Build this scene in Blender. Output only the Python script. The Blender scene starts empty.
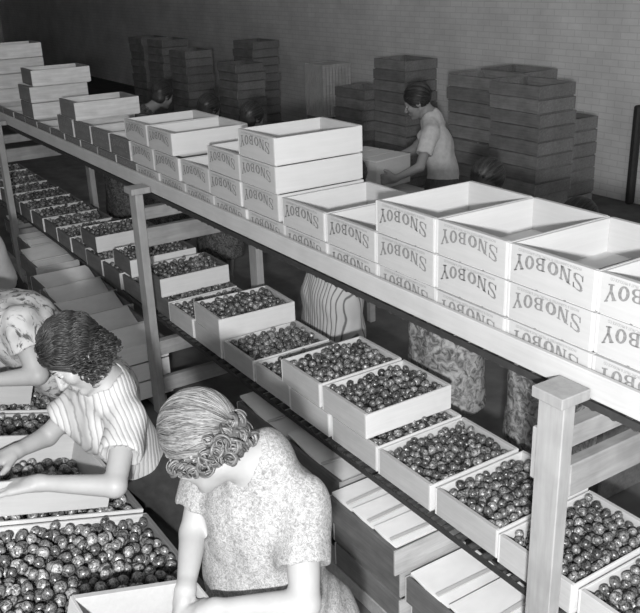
import bpy, bmesh, math, random
import numpy as np
from mathutils import Vector, Matrix, Euler
random.seed(7); rng = np.random.default_rng(5)
S = bpy.context.scene
COL = S.collection
V = Vector
# ------------------------------------------------------------------ materials
def new_mat(name):
    m = bpy.data.materials.new(name); m.use_nodes = True
    nt = m.node_tree; b = nt.nodes['Principled BSDF']
    return m, nt, b
def ramp(nt, stops, fac):
    r = nt.nodes.new('ShaderNodeValToRGB'); e = r.color_ramp.elements
    while len(e) < len(stops): e.new(0.5)
    for i, (p, c) in enumerate(stops):
        e[i].position = p; e[i].color = (c, c, c, 1)
    nt.links.new(fac, r.inputs[0]); return r.outputs[0]
def coord(nt, scale=(1, 1, 1), kind='Object', rot=(0, 0, 0)):
    t = nt.nodes.new('ShaderNodeTexCoord'); mp = nt.nodes.new('ShaderNodeMapping')
    mp.inputs['Scale'].default_value = scale; mp.inputs['Rotation'].default_value = rot
    nt.links.new(t.outputs[kind], mp.inputs[0]); return mp.outputs[0]
def noise(nt, vec, scale, detail=4, rough=.6, dist=0):
    n = nt.nodes.new('ShaderNodeTexNoise'); n.inputs['Scale'].default_value = scale
    n.inputs['Detail'].default_value = detail; n.inputs['Roughness'].default_value = rough
    n.inputs['Distortion'].default_value = dist
    nt.links.new(vec, n.inputs['Vector']); return n.outputs['Fac']
def mix(nt, a, b, fac=1.0, mode='MULTIPLY'):
    n = nt.nodes.new('ShaderNodeMix'); n.data_type = 'RGBA'; n.blend_type = mode
    if isinstance(fac, (int, float)): n.inputs[0].default_value = fac
    else: nt.links.new(fac, n.inputs[0])
    for i, s in ((6, a), (7, b)):
        if isinstance(s, (int, float)): n.inputs[i].default_value = (s, s, s, 1)
        else: nt.links.new(s, n.inputs[i])
    return n.outputs[2]
def bump(nt, b, h, strength=.3, dist=.01):
    n = nt.nodes.new('ShaderNodeBump'); n.inputs['Strength'].default_value = strength
    n.inputs['Distance'].default_value = dist
    nt.links.new(h, n.inputs['Height']); nt.links.new(n.outputs[0], b.inputs['Normal'])
def wood(name, base, grain=(3, 40, 40), contrast=.12, rough=.75, vary=.08, stain=.1):
    m, nt, b = new_mat(name)
    g = noise(nt, coord(nt, grain), 1.0, 5, .6, .6)
    c = ramp(nt, [(.3, base * (1 - contrast)), (.7, base * (1 + contrast * .5))], g)
    s = noise(nt, coord(nt), 5, 3)
    c = mix(nt, c, ramp(nt, [(.3, 1 - stain), (.6, 1)], s))
    oi = nt.nodes.new('ShaderNodeObjectInfo')
    c = mix(nt, c, ramp(nt, [(0, 1 - vary), (1, 1)], oi.outputs['Random']))
    nt.links.new(c, b.inputs['Base Color']); b.inputs['Roughness'].default_value = rough
    b.inputs['Specular IOR Level'].default_value = .25
    bump(nt, b, g, .15, .004); return m
def plain(name, v, rough=.6, metal=0, spec=.4, scale=30, contrast=.15, bmp=.1):
    m, nt, b = new_mat(name)
    g = noise(nt, coord(nt), scale, 4)
    c = ramp(nt, [(.3, v * (1 - contrast)), (.7, min(1, v * (1 + contrast)))], g)
    nt.links.new(c, b.inputs['Base Color']); b.inputs['Roughness'].default_value = rough
    b.inputs['Metallic'].default_value = metal; b.inputs['Specular IOR Level'].default_value = spec
    if bmp: bump(nt, b, g, bmp, .003)
    return m
M = {}
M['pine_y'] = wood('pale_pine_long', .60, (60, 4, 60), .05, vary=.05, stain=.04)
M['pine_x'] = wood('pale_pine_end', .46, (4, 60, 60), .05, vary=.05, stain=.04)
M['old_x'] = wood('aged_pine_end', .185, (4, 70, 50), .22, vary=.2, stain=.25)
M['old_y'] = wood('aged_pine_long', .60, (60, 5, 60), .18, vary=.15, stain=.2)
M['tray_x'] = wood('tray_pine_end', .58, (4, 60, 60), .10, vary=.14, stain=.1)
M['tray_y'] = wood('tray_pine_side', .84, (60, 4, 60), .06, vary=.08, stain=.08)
M['post'] = wood('post_timber', .40, (50, 50, 4), .14, vary=.1, stain=.2)
M['beam'] = wood('beam_timber', .38, (50, 4, 40), .18, vary=.1, stain=.3)
M['rail'] = wood('rail_timber', .50, (3, 50, 60), .08, vary=.02, stain=.1)
M['far'] = wood('storage_crate_wood', .26, (3, 50, 50), .25, vary=.3, stain=.3)
M['ink'] = plain('label_ink', .20, .8, contrast=.3, scale=120, bmp=0)
M['inkp'] = plain('label_small_ink', .22, .8, contrast=.2, scale=120, bmp=0)
M['steel'] = plain('roller_steel', .09, .5, .5)
M['dark'] = plain('dark_iron', .05, .6, .3)
M['pad'] = wood('pad_board', .90, (8, 3, 8), .06, vary=.15, stain=.12)
M['skin'] = plain('skin', .33, .5, 0, .35, 12, .06, .02)
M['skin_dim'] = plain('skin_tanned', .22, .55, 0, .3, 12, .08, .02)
M['eye'] = plain('eye_white', .6, .2, contrast=.02, bmp=0)
M['work'] = wood('working_crate_pine', .42, (60, 4, 60), .06, vary=.06, stain=.05)
M['iris'] = plain('iris_dark', .02, .2, contrast=.02, bmp=0)
M['lip'] = plain('lip', .26, .4, contrast=.05, bmp=0)
M['shoe'] = plain('shoe_leather', .05, .4)
M['skirt'] = plain('dark_skirt_wool', .022, .9, contrast=.3)
M['trouser'] = plain('work_trousers', .07, .9, contrast=.3)
def hairm(name, lo, hi, rough=.5):
    m, nt, b = new_mat(name)
    g = noise(nt, coord(nt), 45, 3)
    gi = nt.nodes.new('ShaderNodeNewGeometry')
    r = ramp(nt, [(0, lo), (1, hi)], gi.outputs['Random Per Island'])
    c = mix(nt, r, ramp(nt, [(.3, .6), (.7, 1)], g))
    nt.links.new(c, b.inputs['Base Color']); b.inputs['Roughness'].default_value = rough
    b.inputs['Specular IOR Level'].default_value = .45
    return m
M['hair_grey'] = hairm('greying_hair', .10, .30, .5)
M['hair_greydark'] = hairm('greying_curls', .05, .20, .4)
M['hair_dark'] = hairm('dark_brown_hair', .012, .05, .45)
TSC = 60
def tomato_mat():
    m, nt, b = new_mat('tomato_skin')
    gi = nt.nodes.new('ShaderNodeNewGeometry'); oi = nt.nodes.new('ShaderNodeObjectInfo')
    ad = nt.nodes.new('ShaderNodeMath'); ad.operation = 'ADD'
    nt.links.new(gi.outputs['Random Per Island'], ad.inputs[0]); nt.links.new(oi.outputs['Random'], ad.inputs[1])
    fr = nt.nodes.new('ShaderNodeMath'); fr.operation = 'FRACT'; nt.links.new(ad.outputs[0], fr.inputs[0])
    base = ramp(nt, [(0, .05), (.5, .12), (1, .24)], fr.outputs[0])
    g = noise(nt, gi.outputs['Position'], 95, 4, .7, 1.0)
    c = mix(nt, base, ramp(nt, [(.40, .2), (.62, 2.2)], g))
    nt.links.new(c, b.inputs['Base Color']); b.inputs['Roughness'].default_value = .27
    b.inputs['Specular IOR Level'].default_value = .85
    bump(nt, b, g, .25, .003)
    return m
M['tomato'] = tomato_mat()
M['stem'] = plain('tomato_stem', .05, .8)
def floral(name, light, dark, scale=38, thr=.5, width=.1, dist=2.5):
    m, nt, b = new_mat(name)
    n = noise(nt, coord(nt), scale, 3, .65, dist)
    c = ramp(nt, [(thr - width, dark), (thr + width, light)], n)
    v = nt.nodes.new('ShaderNodeTexVoronoi'); v.inputs['Scale'].default_value = scale * .8
    nt.links.new(coord(nt), v.inputs['Vector'])
    c = mix(nt, c, ramp(nt, [(.1, .8), (.45, 1.1)], v.outputs['Distance']))
    nt.links.new(c, b.inputs['Base Color']); b.inputs['Roughness'].default_value = .9
    b.inputs['Specular IOR Level'].default_value = .15
    bump(nt, b, noise(nt, coord(nt), 9, 3), .5, .02)
    return m
M['floral_pale'] = floral('pale_floral_cotton', .37, .17, 70, .5, .14, 3)
M['floral_spray'] = floral('spray_floral_cotton', .42, .09, 15, .42, .06, 2.0)
M['floral_mid'] = floral('leafy_floral_cotton', .40, .10, 24, .50, .12, 1.2)
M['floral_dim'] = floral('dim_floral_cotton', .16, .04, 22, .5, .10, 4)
M['shirt_plain'] = plain('plain_cotton_blouse', .36, .9, contrast=.06)
M['shirt_man'] = plain('work_shirt', .46, .9, contrast=.12)
def striped(name, lo, hi, scale, axis='X', dist=2.0):
    m, nt, b = new_mat(name)
    w = nt.nodes.new('ShaderNodeTexWave'); w.wave_type = 'BANDS'; w.bands_direction = axis
    w.inputs['Scale'].default_value = scale; w.inputs['Distortion'].default_value = dist
    w.inputs['Detail'].default_value = 2; w.inputs['Detail Scale'].default_value = 1.5
    nt.links.new(coord(nt), w.inputs['Vector'])
    c = ramp(nt, [(.02, lo), (.22, hi)], w.outputs['Fac'])
    nt.links.new(c, b.inputs['Base Color']); b.inputs['Roughness'].default_value = .9
    b.inputs['Specular IOR Level'].default_value = .15
    bump(nt, b, w.outputs['Fac'], .3, .006)
    return m
M['blouse'] = striped('striped_blouse_cotton', .30, .50, 19, 'Y', 1.6)
M['stripe_dress'] = striped('striped_dress_cotton', .16, .55, 13, 'X', .5)

def brick_mat():
    m, nt, b = new_mat('painted_brick')
    t = nt.nodes.new('ShaderNodeTexCoord'); sp = nt.nodes.new('ShaderNodeSeparateXYZ'); cb = nt.nodes.new('ShaderNodeCombineXYZ')
    nt.links.new(t.outputs['Object'], sp.inputs[0])
    ad = nt.nodes.new('ShaderNodeMath'); ad.operation = 'ADD'
    nt.links.new(sp.outputs['X'], ad.inputs[0]); nt.links.new(sp.outputs['Y'], ad.inputs[1])
    nt.links.new(ad.outputs[0], cb.inputs[0]); nt.links.new(sp.outputs['Z'], cb.inputs[1])
    br = nt.nodes.new('ShaderNodeTexBrick'); br.inputs['Scale'].default_value = 1
    br.inputs['Brick Width'].default_value = .22; br.inputs['Row Height'].default_value = .075
    br.inputs['Mortar Size'].default_value = .006; br.inputs['Mortar Smooth'].default_value = .3
    br.inputs['Color1'].default_value = (.85, .85, .85, 1); br.inputs['Color2'].default_value = (.80, .80, .80, 1)
    br.inputs['Mortar'].default_value = (.70, .70, .70, 1)
    nt.links.new(cb.outputs[0], br.inputs['Vector'])
    c = mix(nt, br.outputs['Color'], ramp(nt, [(.3, .8), (.7, 1.05)], noise(nt, cb.outputs[0], 1.6, 5)))
    nt.links.new(c, b.inputs['Base Color']); b.inputs['Roughness'].default_value = .8
    bump(nt, b, br.outputs['Fac'], -.4, .006)
    return m
M['brick'] = brick_mat()
M['floor'] = plain('concrete_floor', .12, .85, contrast=.3, scale=4)
M['ceil'] = plain('ceiling_boards', .12, .9, contrast=.2, scale=3)

# ------------------------------------------------------------------ helpers
def link(name, me, mat, parent=None):
    o = bpy.data.objects.new(name, me); COL.objects.link(o)
    if mat is not None and not me.materials:
        for k in (mat if isinstance(mat, (list, tuple)) else [mat]): me.materials.append(k)
    if parent is not None: o.parent = parent
    return o
def box(bm, x0, x1, y0, y1, z0, z1, bev=0):
    r = bmesh.ops.create_cube(bm, size=1.0)
    for v in r['verts']:
        v.co = V(((x0 + x1) / 2 + v.co.x * (x1 - x0), (y0 + y1) / 2 + v.co.y * (y1 - y0), (z0 + z1) / 2 + v.co.z * (z1 - z0)))
    if bev:
        es = list({e for v in r['verts'] for e in v.link_edges})
        bmesh.ops.bevel(bm, geom=es, offset=bev, segments=1, affect='EDGES', clamp_overlap=True)
def mesh(bm, smooth=False):
    me = bpy.data.meshes.new('m'); bm.to_mesh(me); bm.free()
    if smooth:
        for p in me.polygons: p.use_smooth = True
    return me
def boxes(lst, bev=.001):
    bm = bmesh.new()
    for b in lst: box(bm, *b, bev=bev)
    return mesh(bm)
def tag(o, label, cat, group=None, kind=None):
    o['label'] = label; o['category'] = cat
    if group: o['group'] = group
    if kind: o['kind'] = kind
    return o
def empty(name, loc=(0, 0, 0), rot=(0, 0, 0)):
    o = bpy.data.objects.new(name, None); COL.objects.link(o); o.location = loc; o.rotation_euler = rot
    o.empty_display_size = .05
    return o
KIDS = {}
def dup(root, loc, rot=(0, 0, 0)):
    r = root.copy(); COL.objects.link(r); r.location = loc; r.rotation_euler = rot
    for k in KIDS[root.name]:
        c = k.copy(); COL.objects.link(c); c.parent = r
        for g in KIDS.get(k.name, []):
            d = g.copy(); COL.objects.link(d); d.parent = c
    return r

# ------------------------------------------------------------------ lettering (upside down stencil SNOBOY, built as strokes)
def glyphs():
    G = {}
    def ring(cx, cy, rx, ry, tx, ty, a0=0, a1=360, n=22):
        q = []
        for i in range(n):
            a = math.radians(a0 + (a1 - a0) * i / n); b = math.radians(a0 + (a1 - a0) * (i + 1) / n)
            q.append([(cx + rx * math.cos(a), cy + ry * math.sin(a)), (cx + rx * math.cos(b), cy + ry * math.sin(b)),
                      (cx + (rx - tx) * math.cos(b), cy + (ry - ty) * math.sin(b)), (cx + (rx - tx) * math.cos(a), cy + (ry - ty) * math.sin(a))])
        return q
    def rect(x0, y0, x1, y1): return [(x0, y0), (x1, y0), (x1, y1), (x0, y1)]
    G['O'] = ring(.5, .5, .5, .5, .30, .14)
    G['B'] = [rect(.1, 0, .34, 1), rect(0, 0, .4, .09), rect(0, .91, .4, 1), rect(.3, 0, .55, .1), rect(.3, .9, .55, 1), rect(.3, .46, .55, .56)] + \
        ring(.5, .275, .44, .275, .24, .1, -90, 90, 10) + ring(.48, .735, .40, .265, .22, .1, -90, 90, 10)
    G['N'] = [rect(.1, 0, .24, 1), rect(.76, 0, .9, 1), [(.08, 1), (.36, 1), (.92, 0), (.64, 0)], rect(0, 0, .34, .08), rect(0, .92, .34, 1), rect(.66, .92, 1, 1)]
    G['Y'] = [rect(.38, 0, .62, .48), rect(.25, 0, .75, .08), [(.02, 1), (.30, 1), (.62, .42), (.38, .42)], [(.80, 1), (.98, 1), (.62, .42), (.46, .42)],
              rect(0, .92, .38, 1), rect(.68, .92, 1, 1)]
    # S as a variable width stroke
    pts = [(.88, .74), (.82, .92), (.55, .97), (.25, .93), (.14, .74), (.28, .6), (.52, .5), (.76, .4), (.86, .24), (.74, .07), (.45, .03), (.18, .08), (.1, .27)]
    wd = [.05, .07, .07, .10, .14, .16, .17, .16, .14, .10, .07, .07, .05]
    q = []
    for i in range(len(pts) - 1):
        (x0, y0), (x1, y1) = pts[i], pts[i + 1]; L = math.hypot(x1 - x0, y1 - y0); nx, ny = -(y1 - y0) / L, (x1 - x0) / L
        a, b = wd[i] * .8, wd[i + 1] * .8
        q.append([(x0 + nx * a, y0 + ny * a * .6), (x1 + nx * b, y1 + ny * b * .6), (x1 - nx * b, y1 - ny * b * .6), (x0 - nx * a, y0 - ny * a * .6)])
    q += [rect(.82, .66, .92, 1), rect(.06, 0, .16, .34)]
    G['S'] = q
    return G
def lettering_mesh(W, H):
    G = glyphs(); bm = bmesh.new()
    spots = [('Y', .075, .195), ('O', .205, .315), ('B', .325, .445), ('O', .47, .595), ('N', .605, .735), ('S', .75, .875)]
    for ch, u0, u1 in spots:
        for poly in G[ch]:
            vs = []
            for gx, gy in poly:
                u = u1 - gx * (u1 - u0); c = 1 - ((u - .475) / .385) ** 2
                top = .23 - .10 * c; h = .43 - .11 * c
                vs.append(bm.verts.new((u * W, -.0012, -(top + gy * h) * H)))
            try: bm.faces.new(vs)
            except ValueError: pass
    bmesh.ops.recalc_face_normals(bm, faces=bm.faces)
    return mesh(bm)
def small_text_mesh(W, H):
    cu = bpy.data.curves.new('t', 'FONT'); cu.body = 'PACKED & GUARANTEED BY PACIFIC FRUIT & PRODUCE CO'; cu.size = 1
    o = bpy.data.objects.new('t', cu); COL.objects.link(o)
    bpy.context.view_layer.update()
    me = bpy.data.meshes.new_from_object(o.evaluated_get(bpy.context.evaluated_depsgraph_get()))
    bpy.data.objects.remove(o); bpy.data.curves.remove(cu)
    xs = [v.co.x for v in me.vertices]; x0, x1 = min(xs), max(xs)
    for v in me.vertices:
        u = .84 - (v.co.x - x0) / (x1 - x0) * .72
        v.co = (u * W, -.0012, -(.06 + v.co.y * .095) * H)
    me.materials.clear()
    return me
CH = .127; CL = .478
def crate_proto(W, L, mx, my, label=False, slots=False, H=CH, name='empty_crate'):
    """rim at z=0, front end panel at y=0, x from 0 to W"""
    r = empty(name)
    t, s = .018, .009
    k = []
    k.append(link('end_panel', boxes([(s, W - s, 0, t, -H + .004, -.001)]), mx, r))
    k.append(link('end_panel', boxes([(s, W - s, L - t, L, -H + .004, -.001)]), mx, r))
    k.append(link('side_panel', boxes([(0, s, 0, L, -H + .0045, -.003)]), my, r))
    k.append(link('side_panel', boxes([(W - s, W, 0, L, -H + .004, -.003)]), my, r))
    g = .010; w = (W - 2 * s - 2 * g) / 3
    k.append(link('bottom', boxes([(s + i * (w + g), s + i * (w + g) + w, 0.007, L - .007, -H - .0015, -H + .006) for i in range(3)], .0005), my, r))
    if label:
        lt = link('lettering', LETTER, M['ink'], r); k.append(lt)
        k.append(link('small_print', SMALL, M['inkp'], r))
    KIDS[r.name] = k
    return r
UW = .346
LETTER = lettering_mesh(UW, CH); LETTER.materials.append(M['ink'])
SMALL = small_text_mesh(UW, CH); SMALL.materials.append(M['inkp'])
NUM = ['first', 'second', 'third', 'fourth', 'fifth', 'sixth', 'seventh', 'eighth', 'ninth', 'tenth', 'eleventh', 'twelfth', 'thirteenth', 'fourteenth',
       'fifteenth', 'sixteenth', 'seventeenth', 'eighteenth', 'nineteenth', 'twentieth', 'twenty-first', 'twenty-second', 'twenty-third', 'twenty-fourth', 'twenty-fifth']

# ------------------------------------------------------------------ room
def struct(name, me, mat, parent=None):
    o = link(name, me, mat, parent); o['kind'] = 'structure'; return o
struct('floor', boxes([(-32, 6, -6, 6.6, -.1, 0)], 0), M['floor'])
struct('wall_back', boxes([(-32, 6, 6.4, 6.7, 0, 5.2)], 0), M['brick'])
struct('wall_left', boxes([(-32.2, -32, -6, 6.6, 0, 5.2)], 0), M['brick'])
struct('wall_right', boxes([(6, 6.2, -6, 6.6, 0, 5.2)], 0), M['brick'])
struct('wall_front', boxes([(-32, 6, -6.2, -6, 0, 5.2)], 0), M['brick'])
struct('ceiling', boxes([(-32, 6, -6, 6.6, 5.2, 5.3)], 0), M['ceil'])
pp = link('wall_pipe', boxes([(-4.42, -4.34, 6.3, 6.4, 0, 1.12)], .02), M['dark'])
tag(pp, 'short dark upright pipe against the brick wall at the far right', 'pipe')

# ------------------------------------------------------------------ upper conveyor
ZU = 1.847; HP = .129
BASE_U = ZU - 3 * HP          # bottom of lowest tier
def cyl_y(r, y0, y1, n=12):
    bm = bmesh.new()
    bmesh.ops.create_cone(bm, cap_ends=True, segments=n, radius1=r, radius2=r, depth=y1 - y0, matrix=Matrix.Translation((0, (y0 + y1) / 2, 0)) @ Matrix.Rotation(math.pi / 2, 4, 'X'))
    return mesh(bm)
def conveyor(name, label, x0, x1, ztop, front_rail):
    r = empty(name, (x0, 0, ztop)); tag(r, label, 'conveyor')
    Lx = x1 - x0
    if front_rail:
        link('side_rail', boxes([(0, Lx, -.024, -.004, .006, .090)], .003), M['rail'], r)
        link('side_rail', boxes([(0, Lx, .50, .52, -.03, .055)], .003), M['rail'], r)
    else:
        link('side_rail', boxes([(0, Lx, .555, .575, -.06, .03)], .003), M['beam'], r)
    a = -.022 if front_rail else .020
    link('frame_angle', boxes([(0, Lx, a, a + .006, -.026, -.002)], 0), M['dark'], r)
    link('frame_angle', boxes([(0, Lx, .53, .536, -.075, -.045)], 0), M['dark'], r)
    rm = cyl_y(.017, -.0155 if front_rail else .03, .50 if front_rail else .55)
    rm.materials.append(M['steel'])
    n = int(Lx / .075)
    bm = bmesh.new()
    for i in range(n):
        x = Lx - .04 - i * .075
        if i < 99:
            o = link('roller', rm, None, r); o.location = (x, 0, -.0185)
        else:
            bmesh.ops.create_cone(bm, cap_ends=True, segments=10, radius1=.0195, radius2=.0195, depth=.52, matrix=Matrix.Translation((x, .25, -.022)) @ Matrix.Rotation(math.pi / 2, 4, 'X'))
    o = link('far_rollers', mesh(bm), M['steel'], r); o['kind'] = 'stuff'
    return r
conveyor('roller_conveyor', 'upper wooden railed roller conveyor carrying the empty lettered crates', -7.6, 1.1, BASE_U - .003, True)
ZL = .72
conveyor('roller_conveyor', 'lower roller conveyor carrying the crates of tomatoes', -8.6, 1.3, ZL - HP - .003, False)

def rack_post(x, wh, low=True):
    r = empty('rack_post', (x, 0, 0)); tag(r, wh, 'post')
    link('upright', boxes([(-.055, .045, -.125, -.075, 0, 1.463)], .003), M['post'], r)
    link('cap_block', boxes([(-.062, .058, -.15, -.03, 1.464, 1.50)], .003), M['post'], r)
    link('cleat', boxes([(-.085, -.056, -.11, -.05, 1.16, 1.34)], .003), M['post'], r)
    link('cross_beam', boxes([(-.03, .03, -.074, .70, 1.30, 1.372)], .004), M['beam'], r)
    link('cross_beam', boxes([(.0, .045, -.074, .72, 1.135, 1.25)], .004), M['beam'], r)
    link('cross_beam', boxes([(-.03, .03, -.074, .70, .41, .505)], .004), M['beam'], r)
    if low: link('cross_beam', boxes([(.0, .045, -.074, .70, .16, .26)], .004), M['beam'], r)
    link('back_upright', boxes([(-.055, .045, .65, .70, 0, 1.46)], .003), M['post'], r)
rack_post(.33, 'pale squared timber post with block on top nearest the camera', False)
rack_post(-2.94, 'pale timber post with cap block standing behind the two nearest women')
rack_post(-6.16, 'dim timber post at the far left edge under the upper conveyor', False)

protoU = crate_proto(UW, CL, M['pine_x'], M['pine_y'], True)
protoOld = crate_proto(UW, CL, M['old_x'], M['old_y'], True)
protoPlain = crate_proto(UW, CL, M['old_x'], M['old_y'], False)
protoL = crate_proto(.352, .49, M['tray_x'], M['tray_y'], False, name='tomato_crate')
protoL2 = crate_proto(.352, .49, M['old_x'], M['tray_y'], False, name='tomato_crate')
tiersU = {
    1: [(-.70 + .351 * i) for i in range(-18, 5)],
    2: [.70, .35, 0, -.351, -.702, -1.053, -1.41, -1.80, -2.15, -2.505, -2.865, -3.225, -3.58, -3.95, -4.31],
    3: [.70, .35, 0, -.351, -.702, -1.80, -2.15, -2.93, -3.30],
    4: [-1.80]}
tiersU[2] += [-4.67]
tier_name = {1: 'bottom', 2: 'second', 3: 'third', 4: 'topmost'}
for t, xs in tiersU.items():
    xs = sorted(xs, reverse=True)
    vis = [x for x in xs if x < .55]
    for x in xs:
        jx = random.uniform(-.0005, .0005); jy = random.uniform(-.003, .006)
        p = protoU if x > -3.4 else protoOld
        o = dup(p, (x + .002 + jx, .004 + jy, ZU + (t - 3) * HP), (0, 0, random.uniform(-.002, .002)))
        if x in vis:
            k = vis.index(x)
            extra = 'peeping over the rail' if t == 1 else 'on the upper conveyor'
            if t == 4: lab = 'pale empty lettered crate alone at the top of the tallest middle stack'
            else: lab = 'pale empty lettered crate %s, %s tier, %s from the right' % (extra, tier_name[t], NUM[k])
        else: lab = 'pale empty lettered crate past the right edge, %s tier of the upper conveyor' % tier_name[t]
        tag(o, lab, 'crate', 'empty lettered crates on the upper conveyor')
def ucrate(x, y, tz, yaw, lab, p=protoPlain):
    o = dup(p, (x, y, ZU + (tz - 3) * HP), (0, 0, math.radians(yaw))); tag(o, lab, 'crate', 'greyish crates at the left end of the upper conveyor')
ucrate(-4.56, .00, 3, 0, 'plain empty crate riding askew alone on the far row of lettered crates')
ucrate(-5.72, .02, 2, 0, 'lowest visible crate of the left stack of three')
ucrate(-5.73, .02, 3, 0, 'middle crate of the left stack of three')
ucrate(-5.72, .06, 4, -2, 'top crate of the left stack of three, with a knot hole')
ucrate(-6.95, .03, 2, 0, 'lowest crate of the stack cut by the left edge')
ucrate(-6.93, .03, 3, 0, 'second crate of the stack cut by the left edge')
ucrate(-6.95, .03, 4, 1, 'third crate of the stack cut by the left edge')
ucrate(-6.94, .03, 5, 0, 'top crate of the stack cut by the left edge')

# ------------------------------------------------------------------ tomatoes
def tomato_mesh(seed):
    rr = random.Random(seed)
    bm = bmesh.new(); bmesh.ops.create_uvsphere(bm, u_segments=12, v_segments=8, radius=1)
    lob = rr.choice([4, 5, 6]); amp = rr.uniform(.01, .05)
    for v in bm.verts:
        th = math.atan2(v.co.y, v.co.x); rad = math.hypot(v.co.x, v.co.y)
        f = 1 + amp * math.cos(lob * th) * rad
        v.co.x *= f; v.co.y *= f; v.co.z *= .84
        if v.co.z > 0: v.co.z -= .22 * math.exp(-(rad / .28) ** 2)
    return mesh(bm, True)
TM = [tomato_mesh(i) for i in range(4)]
for m_ in TM: m_.materials.append(M['tomato'])
def stem_mesh():
    bm = bmesh.new()
    bmesh.ops.create_cone(bm, cap_ends=True, segments=6, radius1=.09, radius2=.07, depth=.2, matrix=Matrix.Translation((0, 0, .66)))
    for i in range(5):
        a = i * 2 * math.pi / 5
        vs = [bm.verts.new((.05 * math.cos(a + s), .05 * math.sin(a + s), .63)) for s in (-1.2, 1.2)] + [bm.verts.new((.34 * math.cos(a), .34 * math.sin(a), .72))]
        bm.faces.new(vs)
    return mesh(bm)
SM = stem_mesh(); SM.materials.append(M['stem'])
def pile(seed, W, L, z0=-.07, zcap=.010, n=290, rm=.0192):
    r = np.random.default_rng(seed); A = np.zeros((0, 4))
    for i in range(n):
        rad = rm * r.uniform(.84, 1.14)
        x = r.uniform(.010 + rad, W - .010 - rad, 40); y = r.uniform(.019 + rad, L - .019 - rad, 40)
        z = np.full(40, z0 + rad)
        if len(A):
            d2 = (A[None, :, 0] - x[:, None]) ** 2 + (A[None, :, 1] - y[:, None]) ** 2; q = (rad + A[None, :, 3]) * .97
            z = np.maximum(z, np.where(d2 < q * q, A[None, :, 2] + np.sqrt(np.maximum(q * q - d2, 0)), -9).max(1))
        k = int(np.argmin(z + r.uniform(0, .004, 40)))
        hump = .016 * math.sin(math.pi * x[k] / W) * math.sin(math.pi * y[k] / L)
        if z[k] + rad < zcap + hump: A = np.vstack([A, [x[k], y[k], z[k], rad]])
    P = [tuple(float(c) for c in a) for a in A]; top = []; keep = []
    for p in P:
        cov = sum(1 for q in P if q is not p and q[2] > p[2] + .010 and (q[0] - p[0]) ** 2 + (q[1] - p[1]) ** 2 < (.026) ** 2)
        if cov < 4: keep.append(p); top.append(cov == 0)
    return keep, top
PILES = [pile(s, .352, .49) for s in range(5)]
PILEB = pile(41, .50, .62, n=620, rm=.0196)
PILEA = pile(40, .365, .49, n=330)
CAM = V((1.870, -1.896, 2.673))
TOM = []   # (world matrix, dist, top?, crate phrase)
def fill(root_loc, rot, k, phrase, P=None):
    Pk, top = P or PILES[k % 5]
    base = Matrix.Translation(root_loc) @ Euler(rot).to_matrix().to_4x4()
    r = random.Random(k * 7 + 1)
    flip = k % 2
    for p, tp in zip(Pk, top):
        x, y = p[0], p[1]
        if flip and P is None: x = .352 - x; y = .49 - y
        e = Euler((r.gauss(0, .9), r.gauss(0, .9), r.uniform(0, 6.28)))
        mt = base @ Matrix.Translation((x, y, p[2])) @ e.to_matrix().to_4x4() @ Matrix.Scale(p[3], 4)
        TOM.append((mt, (mt.translation - CAM).length, tp, phrase))
PITCH = .3692; LX0 = -.767
idx = 0
lowx = [LX0 + PITCH * i for i in range(-20, 6)]
vis = sorted([x for x in lowx if x < .8], reverse=True)
upper2 = [(-1.20, 0), (-1.572, 0), (-2.585, -2), (-3.43, 0), (-3.925, -1), (-4.63, 0)]
nick = {0: 'cut by the lower right corner', 1: 'just right of the nearest post', 2: 'behind the nearest post', 3: 'just left of the nearest post',
        4: 'second left of the nearest post', 5: 'under and right of the two upper trays'}
for x in sorted(lowx, reverse=True):
    loc = (x + .006 + random.uniform(-.003, .003), .047 + random.uniform(-.006, .006) - (.035 if x < -3.4 else 0), ZL)
    o = dup(protoL if x > -3.3 else protoL2, loc, (0, 0, random.uniform(-.004, .004)))
    k = vis.index(x) if x in vis else 0
    ph = 'lower-conveyor crate ' + (nick[k] if k in nick else 'in the bottom row, %s from the right' % NUM[k])
    tag(o, 'pale wooden %s, full of tomatoes' % ph, 'crate', 'tomato crates on the lower conveyor')
    fill(loc, (0, 0, 0), idx, ph); idx += 1
u2 = ['right-hand of the pair at the centre', 'left-hand of the pair at the centre', '',
      'stacked just right of the middle post', 'stacked behind the middle post', 'stacked farthest left']
u2[2] = 'alone between middle post and centre'
for (x, yaw), n in zip(upper2, u2):
    loc = (x, .045, ZL + HP); o = dup(protoL if x > -3.3 else protoL2, loc, (0, 0, math.radians(yaw)))
    ph = 'second-layer crate ' + n
    tag(o, 'pale %s, full of tomatoes' % ph, 'crate', 'tomato crates on the lower conveyor')
    fill(loc, (0, 0, math.radians(yaw)), idx, ph); idx += 1

# ------------------------------------------------------------------ sorting bench (tilted down toward the women)
TILT = -math.atan(.3)
def bz(y): return .92 - .3 * (y + 1)
def on_bench(x, yfront, up=0.0, L=.49):
    """location of crate root (its y=0 end is the far -Y end); yfront = Y of the end next to the women, at rim level"""
    c, s = math.cos(TILT), math.sin(TILT)
    y0 = yfront - L * c
    return (x, y0 + up * .287, bz(yfront) - L * s + up * c)
bench = empty('sorting_bench', (0, 0, 0)); tag(bench, 'sloping wooden sorting bench under the trays in front of the women', 'bench')
def sloped(x0, x1, ya, yb, dz0, dz1, mat, name):
    bm = bmesh.new(); vs = []
    for (y) in (ya, yb):
        for d in (dz0, dz1):
            for x in (x0, x1): vs.append(bm.verts.new((x, y, bz(y) + d)))
    for f in ((0, 1, 3, 2), (4, 6, 7, 5), (0, 4, 5, 1), (2, 3, 7, 6), (0, 2, 6, 4), (1, 5, 7, 3)): bm.faces.new([vs[i] for i in f])
    bmesh.ops.recalc_face_normals(bm, faces=bm.faces)
    return link(name, mesh(bm), mat, bench)
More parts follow.
